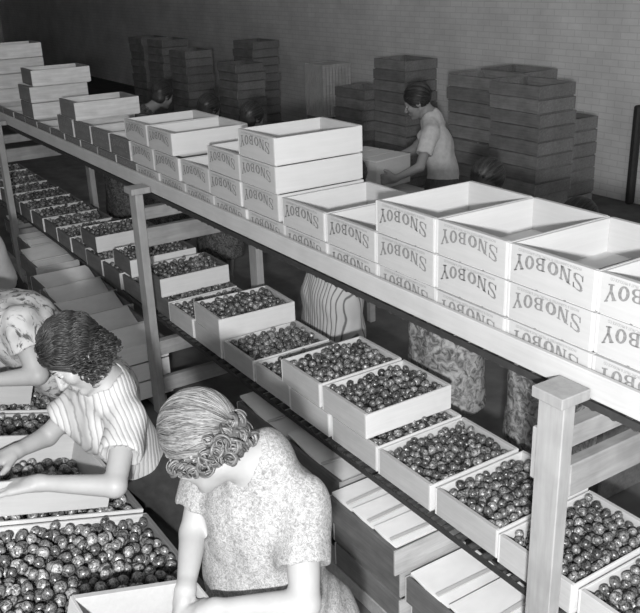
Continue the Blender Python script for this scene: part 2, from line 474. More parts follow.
sloped(-3.2, .7, -2.0, -1.058, -.165, -.137, M['beam'], 'bench_top')
for x in (-3.0, -1.55, .55):
    for y in (-1.9, -1.12):
        link('leg', boxes([(x, x + .07, y, y + .07, 0, bz(y + .07) - .166)], .003), M['beam'], bench)
protoB = crate_proto(.50, .62, M['old_x'], M['old_y'], False, name='tomato_crate')
protoC = crate_proto(.352, .478, M['work'], M['work'], False, name='sorting_crate')
protoA = crate_proto(.365, .49, M['old_x'], M['old_y'], False, name='tomato_crate')
protoW = crate_proto(.352, .49, M['work'], M['work'], False, name='sorting_crate')
bench_items = [
    (protoC, .0, -1.195, HP + .002, 'pale crate under the hands of the grey-haired woman', None),
    (protoB, -.605, -1.065, 0, 'large tray heaped with tomatoes at the lower left corner', PILEB),
    (protoA, -.995, -1.065, 0, 'tomato tray on the bench beneath the white crate', PILEA),
    (protoA, -1.505, -1.06, 0, 'tomato tray on the bench beyond the dark-haired woman\'s arm', PILEA),
    (protoA, -1.90, -1.06, 0, 'tomato tray on the bench under the farther white crate', PILEA),
    (protoA, -2.29, -1.06, 0, 'tomato tray on the bench beside the plain-bloused worker', PILEA),
    (protoW, -1.0, -1.185, HP + .002, 'white crate the dark-haired woman rests her hands on', None),
    (protoW, -1.93, -1.185, HP + .002, 'white crate at the left edge in front of the floral-sleeved worker', None)]
for p, x, yf, up, lab, PL in bench_items:
    loc = on_bench(x, yf, up, .62 if p is protoB else .49); rot = (TILT, 0, 0)
    if p is protoC:
        loc = on_bench(x, yf, up, .352); loc = (loc[0] + .478, loc[1], loc[2]); rot = tuple((Matrix.Rotation(TILT, 3, 'X') @ Matrix.Rotation(math.pi / 2, 3, 'Z')).to_euler())
    tag(dup(p, loc, rot), lab, 'crate', 'crates on the sorting bench')
    if PL: fill(loc, rot, idx, 'the ' + lab, PL); idx += 1
# some tomatoes in the bottom of the working crates
for x, yf, up, lab, n in ((.0, -1.195, HP + .002, 'crate under the grey-haired woman\'s hands', 110), (-1.0, -1.185, HP + .002, 'white crate under the dark-haired woman\'s hands', 90)):
    if n == 110: fill(on_bench(x, yf, up, .352), (TILT, 0, 0), idx, lab, pile(91 + n, .478, .352, -.119, -.07, n))
    else: fill(on_bench(x, yf, up), (TILT, 0, 0), idx, lab, pile(91 + n, .352, .49, -.119, -.075, n))
    idx += 1

# build tomatoes: the 300 largest visible in view as individuals
YAW, PIT = None, None
fwd = V((-0.78588197, 0.49883614, -0.36544772)); cr = V((0.54688548, 0.8365076, -0.03422438)); cu_ = V((-0.28862744, 0.22675437, 0.93020248)); F = 866.306
def proj(p):
    d = p - CAM; z = d.dot(fwd); return 320 + F * d.dot(cr) / z, 306.5 - F * d.dot(cu_) / z
cand = []
for i, (mt, d, tp, ph) in enumerate(TOM):
    x, y = proj(mt.translation)
    if tp and 0 < x < 640 and 0 < y < 613 and 'beneath the white' not in ph: cand.append((d, i))
cand.sort(); solo = {i for _, i in cand[:300]}
for i, (mt, d, tp, ph) in enumerate(TOM):
    if i not in solo: continue
    o = link('tomato', TM[i % 4], None); o.matrix_world = mt
    s = link('stem', SM, None, o)
    tag(o, ('shiny round tomato lying in ' + (ph if ph.startswith('the ') else 'the ' + ph)), 'tomato', 'tomatoes in ' + (ph if ph.startswith('the ') else 'the ' + ph))
rest = [t for i, t in enumerate(TOM) if i not in solo]
vs_, fs_, off = [], [], 0
TB = []
for m_ in TM:
    TB.append((np.array([v.co[:] for v in m_.vertices]), [tuple(p.vertices) for p in m_.polygons]))
for i, (mt, d, tp, ph) in enumerate(rest):
    v, f = TB[i % 4]; A = np.array(mt)
    vs_.append(v @ A[:3, :3].T + A[:3, 3]); fs_ += [tuple(a + off for a in q) for q in f]; off += len(v)
me = bpy.data.meshes.new('m'); me.from_pydata(np.concatenate(vs_).tolist(), [], fs_)
me.shade_smooth()
o = link('tomatoes', me, M['tomato']); tag(o, 'heaps of round tomatoes filling the remaining crates of both lines', 'tomatoes', kind='stuff')

# ------------------------------------------------------------------ crates with pads under the lower conveyor
protoU2 = crate_proto(.49, .36, M['old_x'], M['old_y'], False, H=CH)
runner = empty('floor_runner', (0, 0, 0)); tag(runner, 'low timber skid on the floor beneath the crate stacks', 'skid')
link('plank', boxes([(-7.0, -3.01, -.10, -.02, .0, .078)], .003), M['beam'], runner)
link('plank', boxes([(-7.0, -3.01, -.32, -.25, .0, .078)], .003), M['beam'], runner)
runner2 = empty('floor_runner', (0, 0, 0)); tag(runner2, 'low timber skid under the stacks right of the middle post', 'skid')
link('plank', boxes([(-1.97, .22, -.10, -.02, .0, .078)], .003), M['beam'], runner2)
link('plank', boxes([(-1.97, .22, .16, .22, .0, .078)], .003), M['beam'], runner2)
def pads(x, y, z, n, lab, hz=0.0):
    w = .47 / n
    for i in range(n):
        a = random.uniform(-.012, .012)
        o = link('packing_board', boxes([(0, w - .012, 0, .325, 0, .012)], .001), M['pad'])
        o.location = (x + .011 + i * w, y + .0175, z - .002 + w * .05 + hz); o.rotation_euler = (random.uniform(-.01, .01), random.uniform(.11, .13), a * .6)
        tag(o, 'pale packing board in %s' % lab, 'board', 'packing boards in %s' % lab)
        s = link('packing_strip', boxes([(0, .02, 0, .31, 0, .006)], .0005), M['pine_y'])
        s.location = (x + .02 + i * w + w * .6, y + .022, z + .016 - w * .03 + hz); s.rotation_euler = (0, 0, a * 5)
        tag(s, 'narrow wood strip in %s' % lab, 'strip', 'wood strips in %s' % lab)
cols = [(-.91, 3, 3, 'nearest the grey-haired woman\'s elbow', -.10), (-.40, 2, 2, 'just left of the nearest post', -.06), (.13 - .02, 2, 2, 'hidden behind the nearest post', .02),
        (-1.45, 3, 1, 'behind the grey-haired woman\'s shoulder', .0), (-1.96, 3, 1, 'behind the grey-haired woman\'s head', .0),
        (-5.50, 3, 1, 'standing out by the farther workers', -.22), (-6.02, 3, 2, 'farthest left of the low stacks', -.10), (-6.75, 3, 1, 'near the far-left post', -.02)]
for x, n, npad, lab, y in cols:
    for i in range(n):
        rim = .08 + (i + 1) * (HP + .002)
        yy = y - (.03 if i == n - 1 else 0)
        o = dup(protoU2, (x + random.uniform(-.006, .006), yy, rim), (0, 0, random.uniform(-.01, .01)))
        tag(o, 'weathered crate, low stack %s, %s' % (lab, 'topmost' if i == n - 1 else NUM[i] + ' from floor'), 'crate', 'weathered crates stacked under the lower conveyor')
    pads(x, y - .03, .08 + n * (HP + .002), npad, 'the top low crate ' + lab)

protoE = crate_proto(.352, .478, M['old_x'], M['tray_y'], False)
for k, (x, y) in enumerate([(-3.365, -.45), (-3.73, -.43), (-4.095, -.40), (-4.46, -.37), (-4.83, -.35)]):
    lab = ('just left of the middle post', 'second left of the middle post', 'third left of the middle post', 'fourth left of the middle post', 'fifth left of the middle post')[k]
    for i in range(3):
        rim = .08 + (i + 1) * (HP + .002)
        o = dup(protoE, (x + random.uniform(-.003, .003), y + random.uniform(-.008, .008), rim), (0, 0, random.uniform(-.006, .006)))
        tag(o, 'end-on weathered crate %s, %s' % (lab, 'topmost' if i == 2 else NUM[i] + ' from floor'), 'crate', 'weathered end-on crates behind the dark-haired woman')
    o = link('packing_board', boxes([(0, .225, 0, .43, 0, .012)], .001), M['pad']); o.location = (x + .030, y + .026, rim - .002); o.rotation_euler = (0, random.uniform(.30, .38), random.uniform(-.01, .01))
    tag(o, 'pale packing board in the end-on crate %s' % lab, 'board')
    o = link('packing_strip', boxes([(0, .018, 0, .42, 0, .006)], .0005), M['pine_y']); o.location = (x + .285, y + .028, rim - .100)
    tag(o, 'narrow wood strip in the end-on crate %s' % lab, 'strip')
for c in KIDS[protoE.name]: bpy.data.objects.remove(c)
bpy.data.objects.remove(protoE)
# ------------------------------------------------------------------ storage crates by the brick wall
LH = .125
def slat_crate(W, L, H, mat, name='storage_crate', vertical=False):
    r = empty(name); k = []
    t = .012
    if vertical:
        n = 9; lst = []
        for i in range(n):
            a = i * W / n
            lst += [(a + .006, a + W / n - .006, 0, t, -H, 0), (a + .006, a + W / n - .006, L - t, L, -H, 0)]
            b = i * L / n
            lst += [(W - t, W, b + .005, b + L / n - .005, -H, -.0), (0, t, b + .005, b + L / n - .005, -H, 0)]
        k.append(link('slats', boxes(lst, 0), mat, r))
        k.append(link('top_band', boxes([(.01, W - .01, .01, L - .01, -.05, -.01)], 0), mat, r))
        k.append(link('base_band', boxes([(.01, W - .01, .01, L - .01, -H, -H + .05)], 0), mat, r))
    else:
        g = .014
        k.append(link('end_panel', boxes([(0, W, 0, t, -H + g, 0)], 0), mat, r))
        k.append(link('end_panel', boxes([(0, W, L - t, L, -H + g, 0)], 0), mat, r))
        k.append(link('side_panel', boxes([(0, t, t, L - t, -H + g, 0)], 0), mat, r))
        k.append(link('side_panel', boxes([(W - t, W, t, L - t, -H + g, 0)], 0), mat, r))
        k.append(link('bottom', boxes([(t, W - t, .002, L - .002, -H, -H + .008)], 0), mat, r))
        # corner cleats with stacking lugs below
        for a in (.0125, W - .0425):
            for b in (.0125, L - .0325): k.append(link('corner_post', boxes([(a, a + .03, b, b + .02, -H, -.004)], 0), mat, r))
    KIDS[r.name] = k
    return r
protoS = slat_crate(.62, .47, LH, M['far'])
stacks = [(-4.20, 3.93, 13, .64, 'in front at the right end of the wall row'), (-4.33, 4.42, 10, .64, 'low behind the right-end stack'),
          (-4.90, 4.02, 13, .62, 'behind the man\'s back'), (-5.02, 4.56, 13, .62, 'tall row behind the man\'s stack'),
          (-6.80, 4.50, 13, .62, 'above and left of the man\'s head'), (-7.45, 4.35, 10, .62, 'low beside the man on the left'),
          (-10.3, 4.15, 11, .62, 'dim, left of the bare wall'), (-10.9, 4.75, 13, .62, 'dim, second left of the bare wall'), (-12.6, 4.0, 13, .62, 'very dim, deep on the left'), (-13.4, 4.0, 13, .62, 'very dim, deepest on the left'),
          (-11.7, 4.0, 12, .62, 'very dim, between the deep left stacks')]
for x, y, n, w, lab in stacks:
    for i in range(n):
        o = dup(protoS, (x + random.uniform(-.012, .012), y + random.uniform(-.01, .01), (i + 1) * LH), (0, 0, random.uniform(-.02, .02)))
        tag(o, '%s crate up in the stack %s' % (NUM[i], lab), 'crate', 'storage crates stacked by the brick wall')
pv = slat_crate(.50, .50, .75, M['old_y'], 'slatted_bin', True)
tag(pv, 'tall upright slatted bin standing alone against the bare brick wall', 'bin')
pv.location = (-9.35, 5.1, 1.35)
b2 = dup(protoS, (-9.35, 5.12, .60)); tag(b2, 'storage crate supporting the tall slatted bin', 'crate')
for i in range(3):
    b3 = dup(protoS, (-9.35, 5.12, .60 - (i + 1) * LH)); tag(b3, 'storage crate %s beneath the one supporting the slatted bin' % NUM[i], 'crate')
bb = dup(protoS, (-9.35, 5.12, .10)); tag(bb, 'storage crate resting on the floor under the slatted bin', 'crate')

# remove prototypes
for p in (protoU, protoOld, protoPlain, protoL, protoL2, protoA, protoB, protoC, protoW, protoU2, protoS):
    for c in KIDS[p.name]: bpy.data.objects.remove(c)
    bpy.data.objects.remove(p)

# ------------------------------------------------------------------ SDF bodies
def N(v): v = np.array(v, float); return v / np.linalg.norm(v)
class SDF:
    def __init__(s): s.p = []
    def cap(s, a, b, ra, rb, k=.02, op='u'): s.p.append(('c', np.array(a, float), np.array(b, float), ra, rb, k, op)); return s
    def ell(s, c, r, R=None, k=.02, op='u'): s.p.append(('e', np.array(c, float), np.array(r, float), np.eye(3) if R is None else np.array(R), None, k, op)); return s
    def half(s, c, n, k=.005): s.p.append(('h', np.array(c, float), N(n), None, None, k, 's')); return s
    def mesh(s, h, fold=None):
        lo, hi = [], []
        for q in s.p:
            if q[6] != 'u': continue
            if q[0] == 'c': r = max(q[3], q[4]); lo.append(np.minimum(q[1], q[2]) - r); hi.append(np.maximum(q[1], q[2]) + r)
            else: r = q[2].max(); lo.append(q[1] - r); hi.append(q[1] + r)
        lo = np.min(lo, 0) - 4 * h; hi = np.max(hi, 0) + 4 * h
        n = np.ceil((hi - lo) / h).astype(int) + 1
        f = np.full(n, .5, np.float32)
        ax = [lo[i] + np.arange(n[i]) * h for i in range(3)]
        for q in s.p:
            ty, a, b, c, d, k, op = q
            if ty == 'c': r = max(c, d); l = np.minimum(a, b) - r; u = np.maximum(a, b) + r
            elif ty == 'e': r = b.max(); l = a - r; u = a + r
            else: l, u = lo, hi
            m = k + 3 * h + .01
            i0 = np.clip(np.floor((l - m - lo) / h).astype(int), 0, n - 1); i1 = np.clip(np.ceil((u + m - lo) / h).astype(int) + 1, 1, n)
            sl = tuple(slice(i0[i], i1[i]) for i in range(3))
            X = ax[0][sl[0]][:, None, None]; Y = ax[1][sl[1]][None, :, None]; Z = ax[2][sl[2]][None, None, :]
            if ty == 'c':
                ba = b - a; L = max(ba @ ba, 1e-9)
                t = np.clip(((X - a[0]) * ba[0] + (Y - a[1]) * ba[1] + (Z - a[2]) * ba[2]) / L, 0, 1)
                dd = np.sqrt((X - a[0] - t * ba[0]) ** 2 + (Y - a[1] - t * ba[1]) ** 2 + (Z - a[2] - t * ba[2]) ** 2) - (c + (d - c) * t)
            elif ty == 'e':
                R = c
                P = [(X - a[0]) * R[0, i] + (Y - a[1]) * R[1, i] + (Z - a[2]) * R[2, i] for i in range(3)]
                k0 = np.sqrt(sum((P[i] / b[i]) ** 2 for i in range(3))) + 1e-9
                k1 = np.sqrt(sum((P[i] / b[i] ** 2) ** 2 for i in range(3))) + 1e-9
                dd = k0 * (k0 - 1) / k1
            else:
                dd = -((X - a[0]) * b[0] + (Y - a[1]) * b[1] + (Z - a[2]) * b[2])   # removes the side the normal points to
            g = f[sl]
            if op == 'u':
                hh = np.maximum(k - np.abs(g - dd), 0) / k
                f[sl] = np.minimum(g, dd) - hh * hh * k * .25
            else:
                e = -dd
                hh = np.maximum(k - np.abs(g - e), 0) / k
                f[sl] = np.maximum(g, e) + hh * hh * k * .25
        if fold is not None:
            X = ax[0][:, None, None]; Y = ax[1][None, :, None]; Z = ax[2][None, None, :]
            f += fold(X, Y, Z).astype(np.float32)
        return nets(f, lo, h)
def nets(f, lo, h):
    s = f < 0
    n = np.array(f.shape)
    acc = np.zeros(tuple(n - 1) + (3,), np.float32); cnt = np.zeros(tuple(n - 1), np.int16)
    c = s[:-1, :-1, :-1].astype(np.int8)
    corners = [(i, j, k) for i in (0, 1) for j in (0, 1) for k in (0, 1)]
    def cs(A, o): return A[o[0]:A.shape[0] - 1 + o[0], o[1]:A.shape[1] - 1 + o[1], o[2]:A.shape[2] - 1 + o[2]]
    tot = sum(cs(s, o).astype(np.int8) for o in corners)
    act = (tot > 0) & (tot < 8)
    I = np.argwhere(act)
    vid = -np.ones(act.shape, np.int64); vid[act] = np.arange(len(I))
    P = np.zeros((len(I), 3)); C = np.zeros(len(I))
    for a in corners:
        for ax in range(3):
            if a[ax]: continue
            b = list(a); b[ax] = 1
            fa = f[I[:, 0] + a[0], I[:, 1] + a[1], I[:, 2] + a[2]]; fb = f[I[:, 0] + b[0], I[:, 1] + b[1], I[:, 2] + b[2]]
            m = (fa < 0) != (fb < 0)
            t = np.where(m, fa / np.where(m, fa - fb, 1), 0)
            q = np.tile(np.array(a, float), (len(I), 1)); q[:, ax] += t
            P += q * m[:, None]; C += m
    P = (I + P / C[:, None]) * h + lo
    faces = []
    for ax in range(3):
        sl0 = [slice(None)] * 3; sl1 = [slice(None)] * 3
        sl0[ax] = slice(0, -1); sl1[ax] = slice(1, None)
        d = s[tuple(sl0)] != s[tuple(sl1)]
        E = np.argwhere(d); u, v = (ax + 1) % 3, (ax + 2) % 3
        E = E[(E[:, u] > 0) & (E[:, v] > 0) & (E[:, u] < n[u] - 1) & (E[:, v] < n[v] - 1)]
        ins = s[tuple(E.T)]
        q = []
        for du, dv in ((-1, -1), (0, -1), (0, 0), (-1, 0)):
            G = E.copy(); G[:, u] += du; G[:, v] += dv; q.append(vid[tuple(G.T)])
        q = np.stack(q, 1)
        q[~ins] = q[~ins][:, ::-1]
        faces.append(q)
    return P, np.concatenate(faces)
def np_mesh(P, Fc, org, smooth=True, mat=None):
    me = bpy.data.meshes.new('m'); me.from_pydata((np.asarray(P) - np.asarray(org)).tolist(), [], np.asarray(Fc).tolist())
    if smooth: me.shade_smooth()
    return me
def tubes(paths, rads, org, sides=6):
    vs, fs = [], []
    for P, r in zip(paths, rads):
        P = np.asarray(P); n = len(P)
        T = np.gradient(P, axis=0); T /= np.linalg.norm(T, axis=1)[:, None] + 1e-9
        up = np.array([.3, .2, .93]); A = np.cross(T, up); A /= np.linalg.norm(A, axis=1)[:, None] + 1e-9; B = np.cross(T, A)
        rr = r * (np.sin(np.linspace(.25, math.pi - .25, n)) ** .5) if np.isscalar(r) else r
        b = len(vs)
        for i in range(n):
            for j in range(sides):
                a = 2 * math.pi * j / sides
                vs.append(P[i] + rr[i] * (A[i] * math.cos(a) + B[i] * math.sin(a)))
        for i in range(n - 1):
            for j in range(sides):
                fs.append((b + i * sides + j, b + i * sides + (j + 1) % sides, b + (i + 1) * sides + (j + 1) % sides, b + (i + 1) * sides + j))
        fs.append(tuple(b + j for j in range(sides))[::-1]); fs.append(tuple(b + (n - 1) * sides + j for j in range(sides)))
    me = bpy.data.meshes.new('m'); me.from_pydata((np.array(vs) - np.asarray(org)).tolist(), [], fs); me.shade_smooth()
    return me

def head_frame(f, up):
    x = N(f); z = np.array(up, float); z = N(z - (z @ x) * x); y = np.cross(z, x)
    return np.stack([x, y, z], 1)
def add_head(s, c, R, sc=1.0):
    c = np.array(c, float)
    def T(*p): return c + R @ (np.array(p) * sc)
    s.ell(T(-.012, 0, .025), np.array([.095, .075, .088]) * sc, R, .02)
    s.ell(T(.028, 0, -.035), np.array([.066, .058, .080]) * sc, R, .02)
    for q in (1, -1):
        s.cap(T(-.005, q * .052, -.055), T(.058, q * .016, -.098), .020 * sc, .016 * sc, .02)
        s.ell(T(.062, q * .037, -.028), np.array([.026, .026, .028]) * sc, R, .015)
        s.ell(T(-.008, q * .076, -.008), np.array([.020, .009, .031]) * sc, R, .004)
        s.ell(T(-.008, q * .082, -.006), np.array([.010, .005, .017]) * sc, R, .003, 's')
    s.ell(T(.078, 0, -.098), np.array([.018, .022, .016]) * sc, R, .012)
    s.cap(T(.080, -.030, .020), T(.080, .030, .020), .013 * sc, .013 * sc, .012)
    for q in (1, -1): s.ell(T(.096, q * .031, .002), np.array([.014, .016, .011]) * sc, R, .010, 's')
    s.cap(T(.090, 0, .006), T(.112, 0, -.034), .008 * sc, .0115 * sc, .006)
    for q in (1, -1): s.ell(T(.100, q * .012, -.037), np.array([.010, .008, .008]) * sc, R, .004)
    s.cap(T(.090, -.017, -.061), T(.090, .017, -.061), .0065 * sc, .0065 * sc, .005)
    s.cap(T(.088, -.014, -.072), T(.088, .014, -.072), .0075 * sc, .0075 * sc, .005)
    return T
def face_parts(root, T, R, org, sc=1.0, skin='skin', closed=True):
    for q in (1, -1):
        bm = bmesh.new(); bmesh.ops.create_uvsphere(bm, u_segments=14, v_segments=10, radius=.0115 * sc)
        e = link('eye', mesh(bm, True), M['eye'], root); e.location = V(T(.079, q * .031, .001)) - V(org)
        bm = bmesh.new(); bmesh.ops.create_uvsphere(bm, u_segments=12, v_segments=8, radius=.0056 * sc)
        i = link('iris', mesh(bm, True), M['iris'], e); i.location = V(T(.079 + .0075, q * .031, .001 - .002)) - V(T(.079, q * .031, .001))
        bm = bmesh.new(); bmesh.ops.create_uvsphere(bm, u_segments=14, v_segments=10, radius=.0124 * sc)
        ld = link('eyelid', mesh(bm, True), M[skin], e); ld.location = V(T(.0785, q * .031, .0035)) - V(T(.079, q * .031, .001))
        pts = [T(.0905, q * (.019 + .024 * t), .003 + .004 * math.sin(t * math.pi) - .003 * t) for t in np.linspace(0, 1, 7)]
        link('eyelashes', tubes([pts], [.0017 * sc], org), M['iris'], root)
        pts = [T(.0945 - .012 * t * t, q * (.014 + .034 * t), .019 + .006 * math.sin(t * 2.4)) for t in np.linspace(0, 1, 8)]
        link('eyebrow', tubes([pts], [.0028 * sc], org), M['hair_dark'], root)
    pts = [T(.0965 - .006 * abs(t) ** 2, .020 * t, -.0655) for t in np.linspace(-1, 1, 9)]
    link('lips', tubes([pts], [.0045 * sc], org), M['lip'], root)
def add_hand(s, w, d, pn, side, sc=1.0, curl=.35, spread=1.0):
    """w wrist, d forearm->finger direction, pn palm normal (palm faces pn), side +1/-1 picks thumb side"""
    w = np.array(w, float); d = N(d); pn = np.array(pn, float); pn = N(pn - (pn @ d) * d); sd = np.cross(pn, d) * side   # thumb direction
    def T(a, b, c): return w + (d * a + sd * b + pn * c) * sc
    s.cap(T(.0, 0, 0), T(.03, 0, 0), .024 * sc, .024 * sc, .02)
    for b in (-.028, -.010, .010, .027): s.cap(T(.02, b * .7, .0), T(.085, b, .003), .015 * sc, .0125 * sc, .012)
    lens = [(.028, .044, .028, .024), (.010, .050, .032, .024), (-.010, .046, .030, .023), (-.027, .036, .024, .020)]
    for n_, (b, l1, l2, l3) in enumerate(lens):
        a = curl * (1 + .12 * n_); p = T(.085, b, .003); ang = a; fan = b * 3.2 * spread
        for l, r0, r1 in ((l1, .0098, .0088), (l2, .0088, .0080), (l3, .0080, .0068)):
            q = p + (d * math.cos(ang) + pn * math.sin(ang) + sd * fan) * l * sc
            s.cap(p, q, r0 * sc, r1 * sc, .004); p = q; ang += a * 1.1
    p0 = T(.022, .024, .006); p1 = T(.055, .052, .018); p2 = T(.080, .060, .030); p3 = T(.102, .060, .040)
    s.cap(p0, p1, .0155 * sc, .012 * sc, .012); s.cap(p1, p2, .0115 * sc, .0100 * sc, .004); s.cap(p2, p3, .0100 * sc, .0080 * sc, .004)

def person(J, label, dress_mat, hair, skin='skin', top_mat=None, h=.006, hc=.009, sc=1.0, plump=1.0, sleeve=.55, group=None, skirt=True, face=True, skr=.15, cat='person', trousers=False, puff=1.0):
    """J: joints in world coords"""
    g = {k: np.array(v, float) for k, v in J.items() if k not in ('f', 'up', 'ld', 'rd', 'lp', 'rp', 'curl')}
    R = head_frame(J['f'], J['up']); hip = g['hip']
    org = np.array([hip[0], hip[1], 0.0])
    side = N(g['lsh'] - g['rsh']); 
    hside = N(np.array([side[0], side[1], 0]))
    s = SDF()
    T = add_head(s, g['head'], R, sc)
    nk = g['neck']
    s.cap(T(-.022, 0, -.055), nk, .052 * sc, .056 * sc, .02)
    chest = g['chest']; waist = g['waist']
    s.cap(nk, g['lsh'], .055, .048, .04); s.cap(nk, g['rsh'], .055, .048, .04)
    s.cap(chest + side * .07, waist + hside * .05, .105 * plump, .095 * plump, .05); s.cap(chest - side * .07, waist - hside * .05, .105 * plump, .095 * plump, .05)
    s.cap(nk, chest, .07, .11 * plump, .05)
    s.cap(waist - hside * .04, hip - hside * .07, .10 * plump, .115 * plump, .05); s.cap(waist + hside * .04, hip + hside * .07, .10 * plump, .115 * plump, .05)
    fd = np.cross(np.array([0, 0, 1]), hside) * -1
    fwdh = N(np.array([J['f'][0], J['f'][1], 0]))
    for q in (1, -1):
        hp = hip + hside * .085 * q - np.array([0, 0, .04]); kn = np.array([hp[0], hp[1], .48]) + fwdh * .03; an = np.array([hp[0], hp[1], .085]) + fwdh * -.01
        s.cap(hp, kn, .085 * plump, .055, .03); s.cap(kn, an, .052, .034, .02)
        s.cap(an, an + fwdh * .13 - np.array([0, 0, .045]), .034, .024, .02); s.cap(an, an - np.array([0, 0, .045]) - fwdh * .02, .033, .03, .02)
    for L in ('l', 'r'):
        s.cap(g[L + 'sh'], g[L + 'el'], .047 * plump, .037 * plump ** .5, .02); s.cap(g[L + 'el'], g[L + 'wr'], .039 * plump ** .5, .0245, .012)
        add_hand(s, g[L + 'wr'], J[L + 'd'], J[L + 'p'], 1 if L == 'l' else -1, sc, J.get('curl', .3))
    P, Fc = s.mesh(h)
    body = link('person', np_mesh(P, Fc, org), M[skin]); body.location = org
    tag(body, label, cat, group)
    if face: face_parts(body, T, R, org, sc, skin)
    # clothes
    def torso(s2, e):
        s2.cap(nk, g['lsh'], .055 + e, .050 + e, .04); s2.cap(nk, g['rsh'], .055 + e, .050 + e, .04)
        s2.cap(nk, chest, .07 + e, .11 * plump + e, .05)
        if plump > 1.12: s2.cap(chest, waist * .2 + hip * .8 + fwdh * .035, .12 * plump + e, .125 * plump + e, .05)
        for q in (1, -1):
            s2.cap(chest + side * .07 * q, waist + hside * .05 * q, .107 * plump + e, .096 * plump + e, .05)
        for L in ('l', 'r'):
            b = g[L + 'sh'] + (g[L + 'el'] - g[L + 'sh']) * sleeve
            s2.cap(g[L + 'sh'], b, .055 * plump + e, (.056 * plump + e) * puff, .03)
        uN = N(T(-.022, 0, -.055) - nk)
        s2.cap(nk + uN * .062, nk + uN * .13, .066, .10, .01, 's')
        s2.cap(nk + uN * .07 + fwdh * .04, nk + uN * .10 + fwdh * .08, .05, .075, .02, 's')
        for L in ('l', 'r'):
            d = N(g[L + 'el'] - g[L + 'sh']); b = g[L + 'sh'] + (g[L + 'el'] - g[L + 'sh']) * sleeve
            Rr = head_frame(d, np.array([.3, .2, .9])); s2.ell(b + d * .055, np.array([.045, .086, .086]) * (.6 + .4 * plump) * puff ** .5, Rr, .006, 's')
    def folds(X, Y, Z):
        return .0035 * np.sin(X * 55 + 3 * np.sin(Z * 9) + 20 * Y) * np.sin(Z * 14 + X * 9) + .0018 * np.sin(Y * 80 + X * 30 + 2 * np.sin(Z * 17))
    if top_mat is None:
        s2 = SDF(); torso(s2, .012)
        for q in (1, -1):
            s2.cap(waist + hside * .04 * q, hip + hside * .07 * q, .103 * plump + .012, .125 * plump + .012, .05)
            s2.cap(hip + hside * .07 * q, np.array([hip[0], hip[1], .50]) + hside * .08 * q, .125 * plump + .008, skr * plump, .05)
        s2.cap(hip, np.array([hip[0], hip[1], .50]), .125 * plump + .012, .155 * plump, .05)
        s2.half((0, 0, .46), (0, 0, -1))
        P, Fc = s2.mesh(hc, folds); link('dress', np_mesh(P, Fc, org), M[dress_mat], body)
    else:
        s2 = SDF(); torso(s2, .012)
        if trousers:
            s2.cap(waist - hside * .04, waist - hside * .05 + (hip - waist) * .35, .10 * plump + .016, .115 * plump + .014, .04)
            s2.cap(waist + hside * .04, waist + hside * .05 + (hip - waist) * .35, .10 * plump + .016, .115 * plump + .014, .04)
        else: s2.half(waist + (hip - waist) * .22, hip - waist, .004)
        P, Fc = s2.mesh(hc, folds); link('blouse' if not trousers else 'shirt', np_mesh(P, Fc, org), M[top_mat], body)
        s3 = SDF()
        for q in (1, -1):
            s3.cap(waist + hside * .04 * q + (hip - waist) * .12, hip + hside * .07 * q, .108 * plump + .014, .132 * plump + .014, .03)
            if trousers:
                hp = hip + hside * .085 * q
                s3.cap(hp, np.array([hp[0], hp[1], .1]), .10, .07, .03)
            else: s3.cap(hip + hside * .07 * q, np.array([hip[0], hip[1], .50]) + hside * .08 * q, .125 * plump + .008, skr * plump, .05)
        if not trousers: s3.half((0, 0, .46), (0, 0, -1))
        P, Fc = s3.mesh(hc, folds); link('trousers' if trousers else 'skirt', np_mesh(P, Fc, org), M[dress_mat], body)
    # shoes
    for q in (1, -1):
        hp = hip + hside * .085 * q; an = np.array([hp[0], hp[1], .04]) + fwdh * -.01
        s4 = SDF(); s4.cap(an - fwdh * .025, an + fwdh * .12, .038, .032, .02); s4.half((0, 0, .003), (0, 0, -1), .002); s4.half((0, 0, .07), (0, 0, 1), .002)
        P, Fc = s4.mesh(.006); link('shoe', np_mesh(P, Fc, org), M['shoe'], body)
    # hair
    rs = np.random.default_rng(abs(hash(hair)) % 1000 if False else len(hair) * 7)
    Cc = np.array([-.016, 0, .030]); rad = np.array([.100, .083, .096])
    def surf(d, off=0.0): d = N(d); return Cc + d * (rad + off)
    base = SDF()
    base.ell(T(*(Cc + np.array([-.004, 0, .002]))), rad * sc * .985, R, .01)
    if hair in ('wave', 'bob'):
        base.ell(T(-.048, 0, -.035), np.array([.062, .082, .060]) * sc, R, .02)
    elif hair == 'rolled':
        base.ell(T(-.070, 0, -.035), np.array([.045, .066, .042]) * sc, R, .02)
        for q in (1, -1):
            base.cap(T(-.085, q * .045, -.04), T(.02, q * .078, -.018), .020 * sc, .014 * sc, .01)
        base.cap(T(-.100, -.04, -.02), T(-.100, .04, -.02), .018 * sc, .018 * sc, .01)
    # open the face
    fc = T(.060, 0, -.028)
    base.ell(T(.088, 0, -.045 if hair != 'short' else -.028), np.array([.075, .085, .088]) * sc, R, .008, 's')
    P, Fc = base.mesh(.005)
    hm = {'rolled': 'hair_grey', 'wave': 'hair_dark', 'short': 'hair_dark', 'bob': 'hair_dark'}[hair]
    hb = link('hair', np_mesh(P, Fc, org), M[hm], body)
    paths, rads = [], []
